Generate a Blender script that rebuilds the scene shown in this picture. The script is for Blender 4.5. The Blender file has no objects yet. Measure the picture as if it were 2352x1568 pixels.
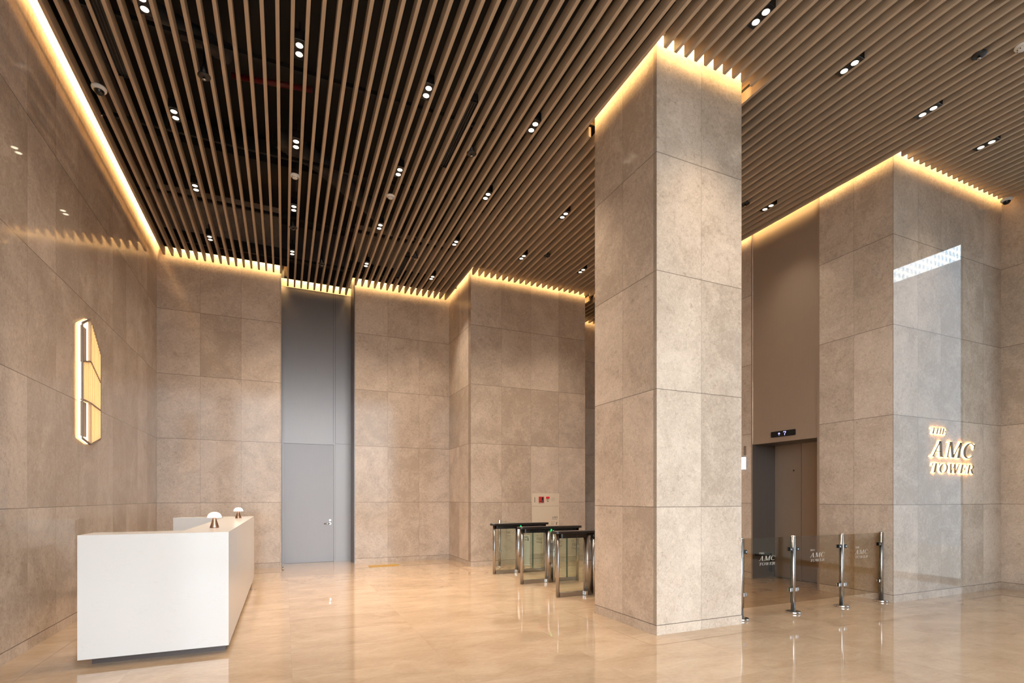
import bpy, math, random
from mathutils import Vector, Matrix

# ------------------------------------------------------------------ camera, world, sun, exposure
scn = bpy.context.scene
COL = scn.collection
random.seed(7)

CAM_YAW = math.radians(23.9085)
CAM_H = 1.393
cam_d = bpy.data.cameras.new('camera')
cam = bpy.data.objects.new('camera', cam_d)
COL.objects.link(cam)
cam.location = (0, 0, CAM_H)
cam.rotation_euler = (math.pi / 2, 0, -CAM_YAW)
cam_d.sensor_width = 36.0
cam_d.lens = 36.0 * 1182.0 / 2352.0
cam_d.shift_y = (1143.0 - 784.0) / 2352.0
cam_d.clip_start = 0.05
cam_d.clip_end = 2000
scn.camera = cam

world = bpy.data.worlds.new('sky')
scn.world = world
world.use_nodes = True
wb = world.node_tree.nodes['Background']
wb.inputs[0].default_value = (0.86, 0.93, 1.0, 1)
wb.inputs[1].default_value = 8.0

sun_d = bpy.data.lights.new('sun', 'SUN')
sun_d.energy = 130.0
sun_d.angle = 0.01
sun_d.color = (1.0, 0.95, 0.86)
sun = bpy.data.objects.new('sun', sun_d)
COL.objects.link(sun)
sun.location = (0, 30, 60)
sun.rotation_euler = Vector((0.25, -0.90, -0.36)).to_track_quat('-Z', 'Y').to_euler()

scn.view_settings.view_transform = 'Standard'
scn.view_settings.look = 'None'
scn.view_settings.exposure = 0.20
scn.view_settings.gamma = 1.0
scn.view_settings.use_curve_mapping = False
scn.cycles.use_denoising = True
scn.cycles.max_bounces = 8
scn.cycles.diffuse_bounces = 5
scn.cycles.glossy_bounces = 4
scn.cycles.transparent_max_bounces = 16
scn.cycles.sample_clamp_indirect = 6.0
scn.cycles.caustics_reflective = False
scn.cycles.caustics_refractive = False

SPOT_W = 118.0            # one lamp of a twin spotlight
COVE_W = 12.0            # cove light strips, watts per metre
WARM = (1.0, 0.84, 0.665)
COVE_COL = (1.0, 0.67, 0.28)

# ------------------------------------------------------------------ layout (metres; X right, Y deep)
XL = -2.145              # left wall
YB = 11.33               # back wall
XR0, XR1 = -0.05, 1.378  # recess of the grey door
YREC = 11.945
PX0, PX1, PY0 = 3.455, 6.154, 9.85      # projecting pier at the back
CX0, CX1, CY0, CY1 = 3.45, 4.622, 4.17, 5.30   # free column
XRW = 7.40               # elevator wall
YS = 4.20                # sign wall
XS = 10.10               # far right wall
YF = -1.6                # glazed front
ZS = 5.85                # underside of the slats
SLH = 0.12
ZT = 6.34                # top of the coves
ZC = 7.2                 # black ceiling deck
WZ = 6.36                # top of the stone walls
EY0, EY1 = 5.263, 6.446  # elevator opening
EZ = 2.31

# ------------------------------------------------------------------ mesh helpers
class MB:
    def __init__(s):
        s.v = []; s.f = []; s.sm = []
    def quad(s, pts, smooth=False):
        n = len(s.v); s.v += [tuple(p) for p in pts]
        s.f.append(tuple(range(n, n + len(pts)))); s.sm.append(smooth)
    def box(s, x0, x1, y0, y1, z0, z1, bev=0.0):
        n = len(s.v)
        if bev <= 0:
            s.v += [(x, y, z) for z in (z0, z1) for y in (y0, y1) for x in (x0, x1)]
            for q in ((0, 2, 3, 1), (4, 5, 7, 6), (0, 1, 5, 4), (2, 6, 7, 3), (0, 4, 6, 2), (1, 3, 7, 5)):
                s.f.append(tuple(n + i for i in q)); s.sm.append(False)
        else:
            b = bev
            def ring(z, e):
                return [(x0 + e, y0 + b, z), (x0 + b, y0 + e, z), (x1 - b, y0 + e, z), (x1 - e, y0 + b, z),
                        (x1 - e, y1 - b, z), (x1 - b, y1 - e, z), (x0 + b, y1 - e, z), (x0 + e, y1 - b, z)]
            s.loft([ring(z0, b), ring(z0 + b, 0), ring(z1 - b, 0), ring(z1, b)])
        return s
    def loft(s, rings, caps=True, smooth=False):
        n = len(s.v); k = len(rings[0])
        for r in rings: s.v += [tuple(p) for p in r]
        for i in range(len(rings) - 1):
            for j in range(k):
                a = n + i * k + j; b = n + i * k + (j + 1) % k
                s.f.append((a, b, b + k, a + k)); s.sm.append(smooth)
        if caps:
            s.f.append(tuple(n + j for j in range(k))[::-1]); s.sm.append(False)
            m = n + (len(rings) - 1) * k
            s.f.append(tuple(m + j for j in range(k))); s.sm.append(False)
        return s
    def lathe(s, prof, cx=0, cy=0, n=24, caps=True):
        rings = []
        for r, z in prof:
            rings.append([(cx + r * math.cos(2 * math.pi * j / n), cy + r * math.sin(2 * math.pi * j / n), z) for j in range(n)])
        return s.loft(rings, caps, True)
    def tube(s, pts, r, n=10, caps=True):
        rings = []
        pts = [Vector(p) for p in pts]
        for i, p in enumerate(pts):
            d = (pts[min(i + 1, len(pts) - 1)] - pts[max(i - 1, 0)]).normalized()
            up = Vector((0, 0, 1)) if abs(d.z) < 0.9 else Vector((1, 0, 0))
            a = d.cross(up).normalized(); b = a.cross(d).normalized()
            rr = r[i] if isinstance(r, (list, tuple)) else r
            rings.append([p + rr * (a * math.cos(2 * math.pi * j / n) + b * math.sin(2 * math.pi * j / n)) for j in range(n)])
        return s.loft(rings, caps, True)
    def prism(s, poly, fn0, fn1):
        """poly: 2-D points; fn0/fn1 map them to the two 3-D faces."""
        a = [fn0(p) for p in poly]; b = [fn1(p) for p in poly]
        return s.loft([a, b])
    def build(s, name, mat, parent=None):
        me = bpy.data.meshes.new(name)
        me.from_pydata(s.v, [], s.f)
        me.polygons.foreach_set('use_smooth', s.sm)
        me.update()
        import bmesh
        bm = bmesh.new(); bm.from_mesh(me)
        bmesh.ops.recalc_face_normals(bm, faces=bm.faces)
        bm.to_mesh(me); bm.free()
        me.materials.append(mat)
        o = bpy.data.objects.new(name, me)
        COL.objects.link(o)
        if parent is not None: o.parent = parent
        return o

def local(mb, loc):
    """shift world-space geometry into the frame of a thing placed at loc"""
    mb.v = [(x - loc[0], y - loc[1], z - loc[2]) for x, y, z in mb.v]
    return mb

def tag(o, label, cat, group=None):
    o['label'] = label; o['category'] = cat
    if group: o['group'] = group
    return o
def thing(name, label, cat, loc=(0, 0, 0), group=None):
    o = bpy.data.objects.new(name, None)
    o.empty_display_size = 0.1
    COL.objects.link(o); o.location = loc
    return tag(o, label, cat, group)
def struct(o):
    o['kind'] = 'structure'
    return o
def sempty(name, loc=(0, 0, 0)):
    o = bpy.data.objects.new(name, None); COL.objects.link(o); o.location = loc
    o['kind'] = 'structure'
    return o
def dup(root, loc, label):
    def cp(o, par):
        c = o.copy(); COL.objects.link(c)
        if par is not None: c.parent = par
        for ch in list(o.children): cp(ch, c)
        return c
    r = cp(root, None); r.location = loc; r['label'] = label
    return r

# ------------------------------------------------------------------ materials
def nd(nt, typ, **kw):
    n = nt.nodes.new(typ)
    for k, v in kw.items():
        if k.startswith('i_'): n.inputs[k[2:]].default_value = v
        else: setattr(n, k, v)
    return n
def principled(name, col, rough=0.5, metal=0.0, spec=0.5, noise=0.0, nscale=20.0, aniso=None):
    m = bpy.data.materials.new(name); m.use_nodes = True
    nt = m.node_tree; p = nt.nodes['Principled BSDF']
    p.inputs['Base Color'].default_value = (*col, 1)
    p.inputs['Roughness'].default_value = rough
    p.inputs['Metallic'].default_value = metal
    p.inputs['Specular IOR Level'].default_value = spec
    if noise > 0:
        tc = nd(nt, 'ShaderNodeTexCoord')
        mp = nd(nt, 'ShaderNodeMapping')
        if aniso: mp.inputs['Scale'].default_value = aniso
        no = nd(nt, 'ShaderNodeTexNoise', i_Scale=nscale, i_Detail=6.0)
        nt.links.new(tc.outputs['Object'], mp.inputs[0]); nt.links.new(mp.outputs[0], no.inputs['Vector'])
        mx = nd(nt, 'ShaderNodeMix', data_type='RGBA', blend_type='MIX')
        mx.inputs[6].default_value = (*[c * (1 - noise) for c in col], 1)
        mx.inputs[7].default_value = (*[min(1, c * (1 + noise)) for c in col], 1)
        nt.links.new(no.outputs['Fac'], mx.inputs[0]); nt.links.new(mx.outputs[2], p.inputs['Base Color'])
    return m
def emit(name, col, strength):
    m = bpy.data.materials.new(name); m.use_nodes = True
    nt = m.node_tree; p = nt.nodes['Principled BSDF']
    p.inputs['Base Color'].default_value = (*col, 1)
    p.inputs['Emission Color'].default_value = (*col, 1)
    p.inputs['Emission Strength'].default_value = strength
    return m
def glass(name, tint, refl=1.0):
    """clear sheet: straight-through tinted transmission with Fresnel mirror"""
    m = bpy.data.materials.new(name); m.use_nodes = True
    nt = m.node_tree; nt.nodes.remove(nt.nodes['Principled BSDF'])
    out = nt.nodes['Material Output']
    t = nd(nt, 'ShaderNodeBsdfTransparent'); t.inputs[0].default_value = (*tint, 1)
    g = nd(nt, 'ShaderNodeBsdfGlossy'); g.inputs['Roughness'].default_value = 0.0
    f = nd(nt, 'ShaderNodeLayerWeight', i_Blend=0.5)      # facing term, the same from both sides of the sheet
    q = nd(nt, 'ShaderNodeMath', operation='POWER'); q.inputs[1].default_value = 5.0
    k = nd(nt, 'ShaderNodeMath', operation='MULTIPLY_ADD'); k.inputs[1].default_value = 0.96 * refl; k.inputs[2].default_value = 0.04 * refl
    mx = nd(nt, 'ShaderNodeMixShader')
    nt.links.new(f.outputs['Facing'], q.inputs[0]); nt.links.new(q.outputs[0], k.inputs[0]); nt.links.new(k.outputs[0], mx.inputs[0])
    nt.links.new(t.outputs[0], mx.inputs[1]); nt.links.new(g.outputs[0], mx.inputs[2])
    nt.links.new(mx.outputs[0], out.inputs[0])
    return m
def frosted(name, col, opac):
    m = bpy.data.materials.new(name); m.use_nodes = True
    nt = m.node_tree; p = nt.nodes['Principled BSDF']
    p.inputs['Base Color'].default_value = (*col, 1); p.inputs['Alpha'].default_value = opac
    p.inputs['Roughness'].default_value = 0.6
    return m

STONE_LIGHT = (0.675, 0.560, 0.458)
STONE_DARK = (0.425, 0.337, 0.265)
def stone(name, axis, origin, pitch, seed, rough=0.12, spec=0.28):
    """polished fossil limestone cladding; tiles 1.2 m high above a 0.1 m base course"""
    m = bpy.data.materials.new(name); m.use_nodes = True
    nt = m.node_tree; L = nt.links.new; p = nt.nodes['Principled BSDF']
    def mth(op, a, b=None, c=None):
        n = nd(nt, 'ShaderNodeMath', operation=op)
        for i, x in enumerate((a, b, c)):
            if x is None: continue
            if isinstance(x, (int, float)): n.inputs[i].default_value = x
            else: L(x, n.inputs[i])
        return n.outputs[0]
    geo = nd(nt, 'ShaderNodeNewGeometry')
    sep = nd(nt, 'ShaderNodeSeparateXYZ'); L(geo.outputs['Position'], sep.inputs[0])
    u = mth('DIVIDE', mth('SUBTRACT', sep.outputs[axis], origin), pitch)
    w = mth('DIVIDE', mth('SUBTRACT', sep.outputs['Z'], 0.1), 1.2)
    cu, cw = mth('FLOOR', u), mth('FLOOR', w)
    comb = nd(nt, 'ShaderNodeCombineXYZ'); L(cu, comb.inputs[0]); L(cw, comb.inputs[1]); comb.inputs[2].default_value = seed
    wn = nd(nt, 'ShaderNodeTexWhiteNoise', noise_dimensions='3D'); L(comb.outputs[0], wn.inputs['Vector'])
    off = nd(nt, 'ShaderNodeVectorMath', operation='SCALE'); L(wn.outputs['Color'], off.inputs[0]); off.inputs['Scale'].default_value = 23.0
    pos = nd(nt, 'ShaderNodeVectorMath', operation='ADD'); L(geo.outputs['Position'], pos.inputs[0]); L(off.outputs[0], pos.inputs[1])
    n1 = nd(nt, 'ShaderNodeTexNoise', i_Scale=2.4, i_Detail=9.0, i_Roughness=0.62, i_Distortion=0.7); L(pos.outputs[0], n1.inputs['Vector'])
    n2 = nd(nt, 'ShaderNodeTexNoise', i_Scale=26.0, i_Detail=7.0, i_Roughness=0.70, i_Distortion=1.0); L(pos.outputs[0], n2.inputs['Vector'])
    n3 = nd(nt, 'ShaderNodeTexNoise', i_Scale=1.9, i_Detail=5.0, i_Roughness=0.55, i_Distortion=2.0); L(pos.outputs[0], n3.inputs['Vector'])
    n4 = nd(nt, 'ShaderNodeTexNoise', i_Scale=70.0, i_Detail=3.0, i_Roughness=0.6, i_Distortion=0.8); L(pos.outputs[0], n4.inputs['Vector'])
    f = mth('ADD', mth('MULTIPLY', n1.outputs['Fac'], 0.8), mth('MULTIPLY', n2.outputs['Fac'], 0.85))
    f = mth('ADD', f, mth('MULTIPLY', n4.outputs['Fac'], 0.35))
    f = mth('ADD', f, mth('MULTIPLY', wn.outputs['Value'], 0.26))
    mr = nd(nt, 'ShaderNodeMapRange', i_1=0.0) if False else nd(nt, 'ShaderNodeMapRange')
    mr.inputs['From Min'].default_value = 0.95; mr.inputs['From Max'].default_value = 1.42; L(f, mr.inputs['Value'])
    mx = nd(nt, 'ShaderNodeMix', data_type='RGBA'); L(mr.outputs[0], mx.inputs[0])
    mx.inputs[6].default_value = (*STONE_DARK, 1); mx.inputs[7].default_value = (*STONE_LIGHT, 1)
    # pale hairline veins
    v = mth('ABSOLUTE', mth('SUBTRACT', n3.outputs['Fac'], 0.5))
    vm = nd(nt, 'ShaderNodeMapRange'); L(v, vm.inputs['Value'])
    vm.inputs['From Min'].default_value = 0.0; vm.inputs['From Max'].default_value = 0.006
    vm.inputs['To Min'].default_value = 0.30; vm.inputs['To Max'].default_value = 0.0
    mv = nd(nt, 'ShaderNodeMix', data_type='RGBA'); L(vm.outputs[0], mv.inputs[0]); L(mx.outputs[2], mv.inputs[6])
    mv.inputs[7].default_value = (0.66, 0.56, 0.46, 1)
    # dark fossil flecks
    dk = nd(nt, 'ShaderNodeMapRange'); L(n2.outputs['Fac'], dk.inputs['Value'])
    dk.inputs['From Min'].default_value = 0.27; dk.inputs['From Max'].default_value = 0.40
    dk.inputs['To Min'].default_value = 0.45; dk.inputs['To Max'].default_value = 0.0
    md = nd(nt, 'ShaderNodeMix', data_type='RGBA'); L(dk.outputs[0], md.inputs[0]); L(mv.outputs[2], md.inputs[6])
    md.inputs[7].default_value = (0.22, 0.155, 0.11, 1)
    # joints
    du = mth('MULTIPLY', mth('ABSOLUTE', mth('SUBTRACT', u, mth('ROUND', u))), pitch)
    dw = mth('MULTIPLY', mth('ABSOLUTE', mth('SUBTRACT', w, mth('ROUND', w))), 1.2)
    ju = mth('MULTIPLY', mth('LESS_THAN', du, 0.0022), 0.45)
    jw = mth('MULTIPLY', mth('LESS_THAN', dw, 0.0032), 0.80)
    j = mth('MAXIMUM', ju, jw)
    mj = nd(nt, 'ShaderNodeMix', data_type='RGBA'); L(j, mj.inputs[0]); L(md.outputs[2], mj.inputs[6])
    mj.inputs[7].default_value = (0.10, 0.075, 0.06, 1)
    L(mj.outputs[2], p.inputs['Base Color'])
    p.inputs['Roughness'].default_value = rough
    p.inputs['Specular IOR Level'].default_value = spec
    return m

def floor_material():
    m = bpy.data.materials.new('polished_floor_marble'); m.use_nodes = True
    nt = m.node_tree; L = nt.links.new; p = nt.nodes['Principled BSDF']
    def mth(op, a, b=None):
        n = nd(nt, 'ShaderNodeMath', operation=op)
        for i, x in enumerate((a, b)):
            if x is None: continue
            if isinstance(x, (int, float)): n.inputs[i].default_value = x
            else: L(x, n.inputs[i])
        return n.outputs[0]
    geo = nd(nt, 'ShaderNodeNewGeometry')
    sep = nd(nt, 'ShaderNodeSeparateXYZ'); L(geo.outputs['Position'], sep.inputs[0])
    u = mth('DIVIDE', mth('SUBTRACT', sep.outputs['X'], 0.06), 1.2); w = mth('DIVIDE', mth('SUBTRACT', sep.outputs['Y'], 0.2), 0.69)
    comb = nd(nt, 'ShaderNodeCombineXYZ'); L(mth('FLOOR', u), comb.inputs[0]); L(mth('FLOOR', w), comb.inputs[1])
    wn = nd(nt, 'ShaderNodeTexWhiteNoise', noise_dimensions='3D'); L(comb.outputs[0], wn.inputs['Vector'])
    off = nd(nt, 'ShaderNodeVectorMath', operation='SCALE'); L(wn.outputs['Color'], off.inputs[0]); off.inputs['Scale'].default_value = 17.0
    pos = nd(nt, 'ShaderNodeVectorMath', operation='ADD'); L(geo.outputs['Position'], pos.inputs[0]); L(off.outputs[0], pos.inputs[1])
    mp = nd(nt, 'ShaderNodeMapping'); L(pos.outputs[0], mp.inputs[0])
    mp.inputs['Rotation'].default_value = (0, 0, 0.18); mp.inputs['Scale'].default_value = (1.0, 1.8, 1.0)
    n1 = nd(nt, 'ShaderNodeTexNoise', i_Scale=1.8, i_Detail=9.0, i_Roughness=0.62, i_Distortion=0.6); L(mp.outputs[0], n1.inputs['Vector'])
    n2 = nd(nt, 'ShaderNodeTexNoise', i_Scale=18.0, i_Detail=6.0, i_Roughness=0.7, i_Distortion=0.5); L(mp.outputs[0], n2.inputs['Vector'])
    f = mth('ADD', n1.outputs['Fac'], mth('MULTIPLY', n2.outputs['Fac'], 0.45))
    f = mth('ADD', f, mth('MULTIPLY', wn.outputs['Value'], 0.10))
    mr = nd(nt, 'ShaderNodeMapRange'); L(f, mr.inputs['Value'])
    mr.inputs['From Min'].default_value = 0.55; mr.inputs['From Max'].default_value = 0.98
    mx = nd(nt, 'ShaderNodeMix', data_type='RGBA'); L(mr.outputs[0], mx.inputs[0])
    mx.inputs[6].default_value = (0.355, 0.236, 0.145, 1); mx.inputs[7].default_value = (0.490, 0.352, 0.236, 1)
    du = mth('MULTIPLY', mth('ABSOLUTE', mth('SUBTRACT', u, mth('ROUND', u))), 1.2)
    dw = mth('MULTIPLY', mth('ABSOLUTE', mth('SUBTRACT', w, mth('ROUND', w))), 0.69)
    j = mth('MULTIPLY', mth('LESS_THAN', mth('MINIMUM', du, dw), 0.0012), 0.35)
    mj = nd(nt, 'ShaderNodeMix', data_type='RGBA'); L(j, mj.inputs[0]); L(mx.outputs[2], mj.inputs[6])
    mj.inputs[7].default_value = (0.30, 0.20, 0.13, 1)
    L(mj.outputs[2], p.inputs['Base Color'])
    p.inputs['Roughness'].default_value = 0.022
    p.inputs['Specular IOR Level'].default_value = 0.9
    # barely wavy polish
    n5 = nd(nt, 'ShaderNodeTexNoise', i_Scale=3.0, i_Detail=2.0); L(geo.outputs['Position'], n5.inputs['Vector'])
    bp = nd(nt, 'ShaderNodeBump', i_Strength=0.006, i_Distance=0.02); L(n5.outputs['Fac'], bp.inputs['Height'])
    L(bp.outputs[0], p.inputs['Normal'])
    return m

M = {}
M['floor'] = floor_material()
M['st_left'] = stone('stone_left', 'Y', 6.10, 0.645, 1, 0.035, 0.5)
M['st_back'] = stone('stone_back', 'X', XL, 0.692, 2)
M['st_back2'] = stone('stone_back_right', 'X', XR1, 0.69, 3)
M['st_pier'] = stone('stone_pier', 'X', PX0, 0.676, 4)
M['st_pierside'] = stone('stone_pier_side', 'Y', PY0, 0.745, 5)
M['st_colf'] = stone('stone_column_front', 'X', CX0, 0.592, 6)
M['st_cols'] = stone('stone_column_side', 'Y', CY0, 0.567, 7)
M['st_right'] = stone('stone_right', 'Y', YS, 0.514, 8)
M['st_sign'] = stone('stone_sign', 'X', XRW, 0.549, 9, 0.012, 0.5)
M['st_far'] = stone('stone_far', 'Y', YS, 0.60, 10)
M['slat'] = principled('slat_powder_coat', (0.475, 0.37, 0.27), 0.55, noise=0.06, nscale=8, aniso=(1, 0.05, 1))
M['black'] = principled('black_paint', (0.005, 0.0045, 0.0045), 0.7, noise=0.3, nscale=2)
M['coveboard'] = principled('cove_board', (0.60, 0.50, 0.36), 0.6, noise=0.05)
M['darkboard'] = principled('cove_board_black', (0.015, 0.013, 0.012), 0.6, noise=0.2)
M['steel'] = principled('brushed_steel', (0.45, 0.425, 0.405), 0.27, 1.0, noise=0.06, nscale=60, aniso=(1, 1, 0.05))
M['steel_polish'] = principled('polished_steel', (0.70, 0.68, 0.66), 0.12, 1.0, noise=0.03)
M['grey_metal'] = principled('grey_satin_metal', (0.205, 0.180, 0.170), 0.33, 0.65, noise=0.05, nscale=90, aniso=(1, 1, 0.03))
M['door_metal'] = principled('door_satin_metal', (0.185, 0.162, 0.155), 0.36, 0.75, noise=0.05, nscale=90, aniso=(1, 1, 0.03))
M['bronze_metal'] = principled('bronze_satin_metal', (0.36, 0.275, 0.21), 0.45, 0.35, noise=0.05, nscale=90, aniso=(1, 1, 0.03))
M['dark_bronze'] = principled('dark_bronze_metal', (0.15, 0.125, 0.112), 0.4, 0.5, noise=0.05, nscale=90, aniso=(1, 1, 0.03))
M['black_gloss'] = principled('black_gloss', (0.010, 0.009, 0.009), 0.18, noise=0.1)
M['black_plastic'] = principled('black_plastic', (0.014, 0.012, 0.012), 0.45, noise=0.1)
M['turn_top'] = principled('dark_brown_composite', (0.014, 0.010, 0.009), 0.30, noise=0.15)
M['white_plastic'] = principled('white_plastic', (0.72, 0.70, 0.67), 0.4, noise=0.03)
M['cream_enamel'] = principled('cream_enamel', (0.72, 0.61, 0.48), 0.4, noise=0.02)
M['red_plastic'] = principled('red_plastic', (0.55, 0.035, 0.03), 0.35, noise=0.1)
M['red_lens'] = emit('red_indicator_lens', (0.6, 0.01, 0.02), 0.12)
M['ir_window'] = principled('infrared_window', (0.05, 0.008, 0.008), 0.2, noise=0.1)
M['green_led'] = emit('green_led', (0.0, 1.0, 0.14), 3.0)
M['ink'] = principled('dark_printing_ink', (0.05, 0.045, 0.04), 0.7, noise=0.1)
M['lamp_disc'] = emit('lamp_lens', (1.0, 0.82, 0.58), 4.5)
M['led'] = emit('led_strip_diffuser', (1.0, 0.74, 0.38), 9.0)
M['sign_led'] = emit('sign_back_light', (1.0, 0.68, 0.26), 26.0)
M['sign_face'] = principled('sign_bronze', (0.18, 0.135, 0.095), 0.45, 0.5, noise=0.1)
M['sconce_glow'] = emit('sconce_diffuser', (1.0, 0.76, 0.40), 2.8)
M['sconce_plate'] = principled('sconce_beige_plate', (0.50, 0.38, 0.27), 0.5, noise=0.05)
M['sconce_fin'] = principled('sconce_cream_fin', (0.85, 0.70, 0.45), 0.5, noise=0.04)
M['sconce_frame'] = principled('sconce_taupe_frame', (0.30, 0.22, 0.17), 0.4, 0.4, noise=0.06)
M['blue_led'] = emit('blue_white_segment', (0.42, 0.42, 1.0), 1.5)
M['lantern'] = emit('white_lantern_lens', (0.80, 0.86, 1.0), 2.2)
M['shade'] = emit('opal_lamp_shade', (1.0, 0.86, 0.70), 0.8)
M['copper'] = principled('rose_bronze_lacquer', (0.46, 0.28, 0.19), 0.28, 0.9, noise=0.05)
M['glass_turn'] = glass('clear_green_glass', (0.94, 0.965, 0.93))
M['glass_smoke'] = glass('smoked_glass', (0.83, 0.775, 0.68), 0.5)
M['glass_win'] = glass('window_glass', (0.95, 0.97, 0.97), 0.6)
M['glass_tint'] = glass('tinted_window_glass', (0.52, 0.56, 0.585), 0.6)
M['glass_edge'] = principled('green_glass_edge', (0.04, 0.10, 0.07), 0.15, noise=0.1)
M['etch_dark'] = frosted('etched_mark_grey', (0.20, 0.19, 0.17), 0.42)
M['etch'] = frosted('etched_mark_pale', (0.70, 0.64, 0.55), 0.40)
M['tactile'] = principled('ochre_tactile_strip', (0.42, 0.24, 0.035), 0.45, noise=0.08)
M['mullion'] = principled('window_frame_metal', (0.06, 0.06, 0.065), 0.4, 0.5, noise=0.05)
M['toe'] = principled('toe_kick_metal', (0.095, 0.075, 0.07), 0.4, 0.4, noise=0.06)
M['joint'] = principled('floor_joint', (0.26, 0.17, 0.11), 0.2, noise=0.1)
M['duct'] = principled('grey_flexible_duct', (0.05, 0.048, 0.048), 0.45, 0.3, noise=0.3, nscale=12)
M['red_pipe'] = principled('red_pipe_paint', (0.14, 0.004, 0.004), 0.45, noise=0.15)
M['pave'] = principled('street_paving', (0.13, 0.13, 0.13), 0.8, noise=0.15, nscale=0.5)
M['neigh'] = principled('neighbour_grey_cladding', (0.21, 0.235, 0.28), 0.6, noise=0.1, nscale=0.4)

def white_quartz():
    m = bpy.data.materials.new('white_quartz_stone'); m.use_nodes = True
    nt = m.node_tree; L = nt.links.new; p = nt.nodes['Principled BSDF']
    tc = nd(nt, 'ShaderNodeTexCoord'); mp = nd(nt, 'ShaderNodeMapping'); L(tc.outputs['Object'], mp.inputs[0])
    mp.inputs['Scale'].default_value = (1, 1, 2.4)
    n1 = nd(nt, 'ShaderNodeTexNoise', i_Scale=7.0, i_Detail=4.0, i_Distortion=2.2); L(mp.outputs[0], n1.inputs['Vector'])
    n2 = nd(nt, 'ShaderNodeTexNoise', i_Scale=5.0, i_Detail=3.0); L(tc.outputs['Object'], n2.inputs['Vector'])
    a = nd(nt, 'ShaderNodeMath', operation='SUBTRACT'); L(n1.outputs['Fac'], a.inputs[0]); a.inputs[1].default_value = 0.5
    b = nd(nt, 'ShaderNodeMath', operation='ABSOLUTE'); L(a.outputs[0], b.inputs[0])
    vm = nd(nt, 'ShaderNodeMapRange'); L(b.outputs[0], vm.inputs['Value'])
    vm.inputs['From Min'].default_value = 0.0; vm.inputs['From Max'].default_value = 0.012
    vm.inputs['To Min'].default_value = 1.0; vm.inputs['To Max'].default_value = 0.0
    g = nd(nt, 'ShaderNodeMapRange'); L(n2.outputs['Fac'], g.inputs['Value'])
    g.inputs['From Min'].default_value = 0.50; g.inputs['From Max'].default_value = 0.58
    k = nd(nt, 'ShaderNodeMath', operation='MULTIPLY'); L(vm.outputs[0], k.inputs[0]); L(g.outputs[0], k.inputs[1])
    k2 = nd(nt, 'ShaderNodeMath', operation='MULTIPLY'); L(k.outputs[0], k2.inputs[0]); k2.inputs[1].default_value = 0.28
    mx = nd(nt, 'ShaderNodeMix', data_type='RGBA'); L(k2.outputs[0], mx.inputs[0])
    mx.inputs[6].default_value = (0.73, 0.697, 0.668, 1); mx.inputs[7].default_value = (0.52, 0.46, 0.40, 1)
    L(mx.outputs[2], p.inputs['Base Color']); p.inputs['Roughness'].default_value = 0.14
    return m
M['quartz'] = white_quartz()

def facade_material():
    m = bpy.data.materials.new('sunlit_tower_facade'); m.use_nodes = True
    nt = m.node_tree; L = nt.links.new; p = nt.nodes['Principled BSDF']
    def mth(op, a, b):
        n = nd(nt, 'ShaderNodeMath', operation=op)
        for i, x in enumerate((a, b)):
            if isinstance(x, (int, float)): n.inputs[i].default_value = x
            elif x is not None: L(x, n.inputs[i])
        return n.outputs[0]
    geo = nd(nt, 'ShaderNodeNewGeometry'); sep = nd(nt, 'ShaderNodeSeparateXYZ'); L(geo.outputs['Position'], sep.inputs[0])
    u = mth('FRACT', mth('DIVIDE', sep.outputs['X'], 4.4), None); w = mth('FRACT', mth('DIVIDE', sep.outputs['Z'], 5.0), None)
    a = mth('MULTIPLY', mth('GREATER_THAN', u, 0.42), mth('GREATER_THAN', w, 0.40))
    mx = nd(nt, 'ShaderNodeMix', data_type='RGBA'); L(a, mx.inputs[0])
    mx.inputs[6].default_value = (0.78, 0.77, 0.74, 1); mx.inputs[7].default_value = (0.22, 0.29, 0.38, 1)
    L(mx.outputs[2], p.inputs['Base Color']); p.inputs['Roughness'].default_value = 0.7
    return m
M['facade'] = facade_material()

def add_light(kind, name, loc, energy, color, parent=None, **kw):
    d = bpy.data.lights.new(name, kind); d.energy = energy; d.color = color
    for k, v in kw.items(): setattr(d, k, v)
    o = bpy.data.objects.new(name, d); COL.objects.link(o)
    o.location = loc
    if parent is not None: o.parent = parent
    return o

# ------------------------------------------------------------------ room shell
struct(MB().box(XL - 0.3, XS + 0.3, YF - 0.2, YREC + 0.2, -0.2, 0).build('floor', M['floor']))
struct(MB().box(XL - 0.2, XL, YF, YB + 0.9, 0.0, ZC).build('wall_left', M['st_left']))
struct(MB().box(XL - 0.2, XR0, YB, YB + 0.2, 0.0, ZC).build('wall_back', M['st_back']))
b = MB(); b.box(XR1, PX0, YB, YB + 0.2, 0.0, ZC); b.box(XR1, XR1 + 0.2, YB + 0.2, YREC + 0.1, 0.0, ZC)
struct(b.build('wall_back_center', M['st_back2']))
struct(MB().box(XR0 - 0.2, XR0, YB + 0.2, YREC + 0.1, 0.0, ZC).build('wall_recess_side', M['grey_metal']))
# projecting pier: front skin and two side skins
struct(MB().box(PX0, PX1, PY0, PY0 + 0.15, 0, ZC).build('wall_pier_front', M['st_pier']))
b = MB(); b.box(PX0, PX0 + 0.15, PY0 + 0.15, YB + 0.2, 0, ZC); b.box(PX1 - 0.15, PX1, PY0 + 0.15, YB + 0.2, 0, ZC)
struct(b.build('wall_pier_side', M['st_pierside']))
struct(MB().box(PX1, XRW, YB, YB + 0.2, 0, ZC).build('wall_corridor_end', M['st_pier']))
# elevator wall (faces -X)
b = MB(); b.box(XRW, XRW + 0.15, YS, 5.228, 0, ZC); b.box(XRW, XRW + 0.15, EY1 + 0.02, YB + 0.2, 0, ZC)
struct(b.build('wall_right', M['st_right']))
struct(MB().box(XRW + 0.15, XS + 0.2, YS, YS + 0.2, 0, ZC).build('wall_sign', M['st_sign']))
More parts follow.
